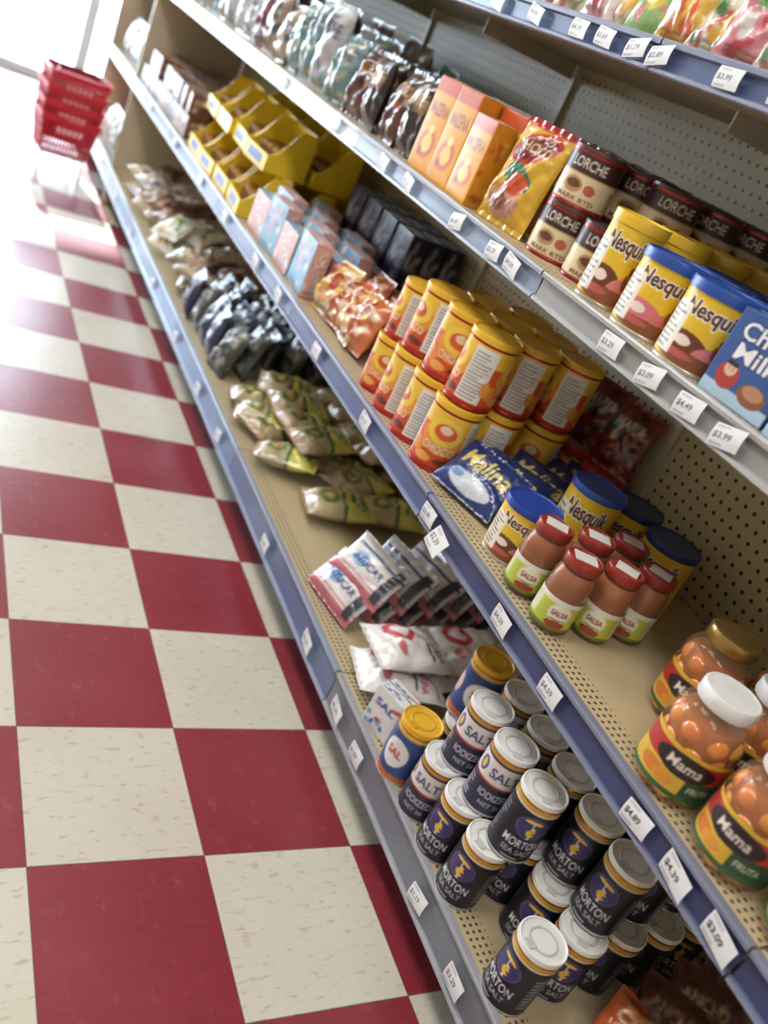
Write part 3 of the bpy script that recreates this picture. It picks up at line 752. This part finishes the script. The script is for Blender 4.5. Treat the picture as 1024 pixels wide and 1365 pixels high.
pile('orange_starch_boxes',[((oc if (i+j)%3 else oc2),TR(1.0+.056*i,1.665+.10*j,Z2,0,0,-90+rr.uniform(-6,6))) for i in range(5) for j in range(3)])
dk=scatter(60,90,(50,34,32),[(150,110,80),(100,54,36),(28,20,22),(190,160,124)],16,18,'CAFE',(206,186,150))
dk2=scatter(60,90,(90,46,34),[(190,84,40),(40,26,26),(170,150,124)],14,19,'MOLIDO',(216,156,80))
pile('dark_coffee_bags',[(bag(.12,.18,.055,(dk,dk2)[(i+j)%2],520+i*5+j,wr=.25,res=.005),TR(.998+.07*i,2.0+.125*j,Z2+.001,-8+rr.uniform(-7,7),rr.uniform(-5,5),-84+rr.uniform(-14,14))) for i in range(5) for j in range(4)])
pals=[((180,182,182),[(60,140,160),(204,204,204),(90,100,120)]),((100,136,142),[(206,206,202),(40,84,120),(170,160,130)]),((160,140,118),[(110,64,56),(206,204,194),(70,80,100)]),((130,56,56),[(206,200,190),(56,56,76)])]
pi=[scatter(50,90,b,c,16,40+i,'LECHE',(50,50,80)) for i,(b,c) in enumerate(pals)]
it=[]
for j in range(15):
    for i in range(4):
        it.append((bag(.12,rr.choice((.18,.21,.24)),.065,pi[(j//2+ (i>1)+ (rr.random()<.25))%4],600+j*4+i,wr=.2,res=.008),TR(1.0+.09*i,2.53+.135*j,Z2+.001,-5+rr.uniform(-6,6),rr.uniform(-5,5),-88+rr.uniform(-14,14))))
pile('powdered_milk_pouches',it)
# ------------------------------------------------------------------ top shelf
Z3=1.4855
tp=[((218,136,148),[(228,223,218),(110,176,100),(206,66,84)]),((96,166,158),[(228,228,223),(40,110,140),(228,140,140)]),((138,184,110),[(228,228,218),(218,116,128),(236,206,86)]),((220,210,186),[(190,56,56),(226,168,60),(84,140,84)]),((224,176,66),[(218,94,50),(236,228,200)])]
ti=[scatter(70,90,b,c,22,60+i,t,(240,240,240),(60,90,90)) for i,((b,c),t) in enumerate(zip(tp,('GELATINA','TANG','LIMON','FRUTAS','PINA')))]
it=[]
for j in range(22):
    for i in range(3):
        it.append((bag(.11,rr.uniform(.14,.18),.045,ti[(j*2+i+rr.randrange(2))%5],700+j*4+i,wr=.22,res=.0035 if j<8 else .008),TR(.99+.08*i,.72+.078*j,Z3+.001,-14+rr.uniform(-8,8),rr.uniform(-6,6),-80+rr.uniform(-18,18))))
pile('gelatin_mix_bags',it)

it=[]
for z,im in ((Z0,ims[0]),(Z1,pi[1]),(Z2,pi[0])):
    for j in range(5):
        for i in range(3): it.append((bag(.12,.2,.06,(im,pi[(i+j)%4])[j%2],800+i+j*3,res=.012),TR(1.0+.1*i,5.10+.13*j,z+.001,-8,0,-88)))
pile('assorted_grocery_bags',it)

# ------------------------------------------------------------------ shopping baskets
def basket():
    mb=MB(); R=(214,30,50); Rd=(180,20,38)
    w0,d0,w1,d1,h=.24,.17,.30,.21,.20
    def pt(side,u,z):
        k=z/h; w=(w0+(w1-w0)*k)/2; d=(d0+(d1-d0)*k)/2
        return {0:(-w+2*w*u,-d,z),1:(w,-d+2*d*u,z),2:(w-2*w*u,d,z),3:(-w,d-2*d*u,z)}[side]
    def bar(side,u0,u1,z0,z1,c=R,t=.004):
        a=[Vector(pt(side,u0,z0)),Vector(pt(side,u1,z0)),Vector(pt(side,u1,z1)),Vector(pt(side,u0,z1))]
        n={0:Vector((0,-1,0)),1:Vector((1,0,0)),2:Vector((0,1,0)),3:Vector((-1,0,0))}[side]*t
        V=[tuple(p) for p in a]+[tuple(p+n) for p in a]
        mb.add(V,lin(c),[(4,5,6,7),(3,2,1,0),(0,1,5,4),(1,2,6,5),(2,3,7,6),(3,0,4,7)],1)
    for s in range(4):
        n=14 if s in (0,2) else 10
        for k in range(n+1):
            u=k/n*.97; bar(s,u,u+.03,0,h-.02)
        for z in (0,.045,.09,.135,.165): bar(s,0,1,z,z+.010)
        bar(s,0,1,h-.035,h,(226,40,60),.006); bar(s,0,1,h-.006,h,(232,60,76),.014)
        if s in (0,2):
            bar(s,.22,.78,.10,.155,(222,44,62),.0075)
            for q in range(5): bar(s,.27+.1*q,.33+.1*q,.115,.140,(240,214,218),.0082)
    mb.box(-w0/2,-d0/2,0,w0/2,d0/2,.004,Rd,1)
    for sy in (-1,1):
        P=[]
        for k in range(13):
            a=math.pi*k/12; P.append((-.12*math.cos(a), sy*(.10-.075*math.sin(a)**.6), h+.006+.004*math.sin(a)))
        for a,b_ in zip(P[:-1],P[1:]):
            va,vb=Vector(a),Vector(b_); d=(vb-va).normalized(); n1=Vector((0,0,1)); n2=d.cross(n1).normalized()
            q=[va+n1*.005,va+n2*.005,va-n1*.005,va-n2*.005]; q2=[p+(vb-va) for p in q]
            mb.add([tuple(p) for p in q+q2],lin((60,20,26)),[(i,(i+1)%4,(i+1)%4+4,i+4) for i in range(4)],1)
    return mb
bk=basket(); st=MB()
for k in range(4): st.join(bk,TR(rr.uniform(-.004,.004),rr.uniform(-.004,.004),.105+.072*k,0,0,rr.uniform(-1.5,1.5)))
for sx in (-1,1):
    for sy in (-1,1): st.box(sx*.11-.006,sy*.075-.006,0,sx*.11+.006,sy*.075+.006,.104,(232,232,234),1)
    st.box(sx*.11-.006,-.08,.092,sx*.11+.006,.08,.104,(232,232,234),1)
for sy in (-1,1): st.box(-.115,sy*.075-.006,.092,.115,sy*.075+.006,.104,(232,232,234),1)
put('shopping_basket_stack', st.mesh('baskets',PK,smooth=False),(.74,5.30,0),8)

# ------------------------------------------------------------------ camera
cd=bpy.data.cameras.new('camera'); co=bpy.data.objects.new('camera',cd); SC.collection.objects.link(co); SC.camera=co
r_=Vector((.8444,-.3576,.3991)).normalized(); f_=Vector((.5176,.7362,-.4357)).normalized(); u_=r_.cross(f_).normalized(); r_=f_.cross(u_).normalized()
Mx=Matrix((( r_.x,u_.x,-f_.x,0),(r_.y,u_.y,-f_.y,0),(r_.z,u_.z,-f_.z,1.33),(0,0,0,1)))
co.matrix_world=Mx
cd.sensor_fit='VERTICAL'; cd.sensor_height=36; cd.sensor_width=27; cd.lens=36*1188/1365
cd.clip_start=.02; cd.clip_end=100
cd.dof.use_dof=True; cd.dof.focus_distance=1.42; cd.dof.aperture_fstop=2.6
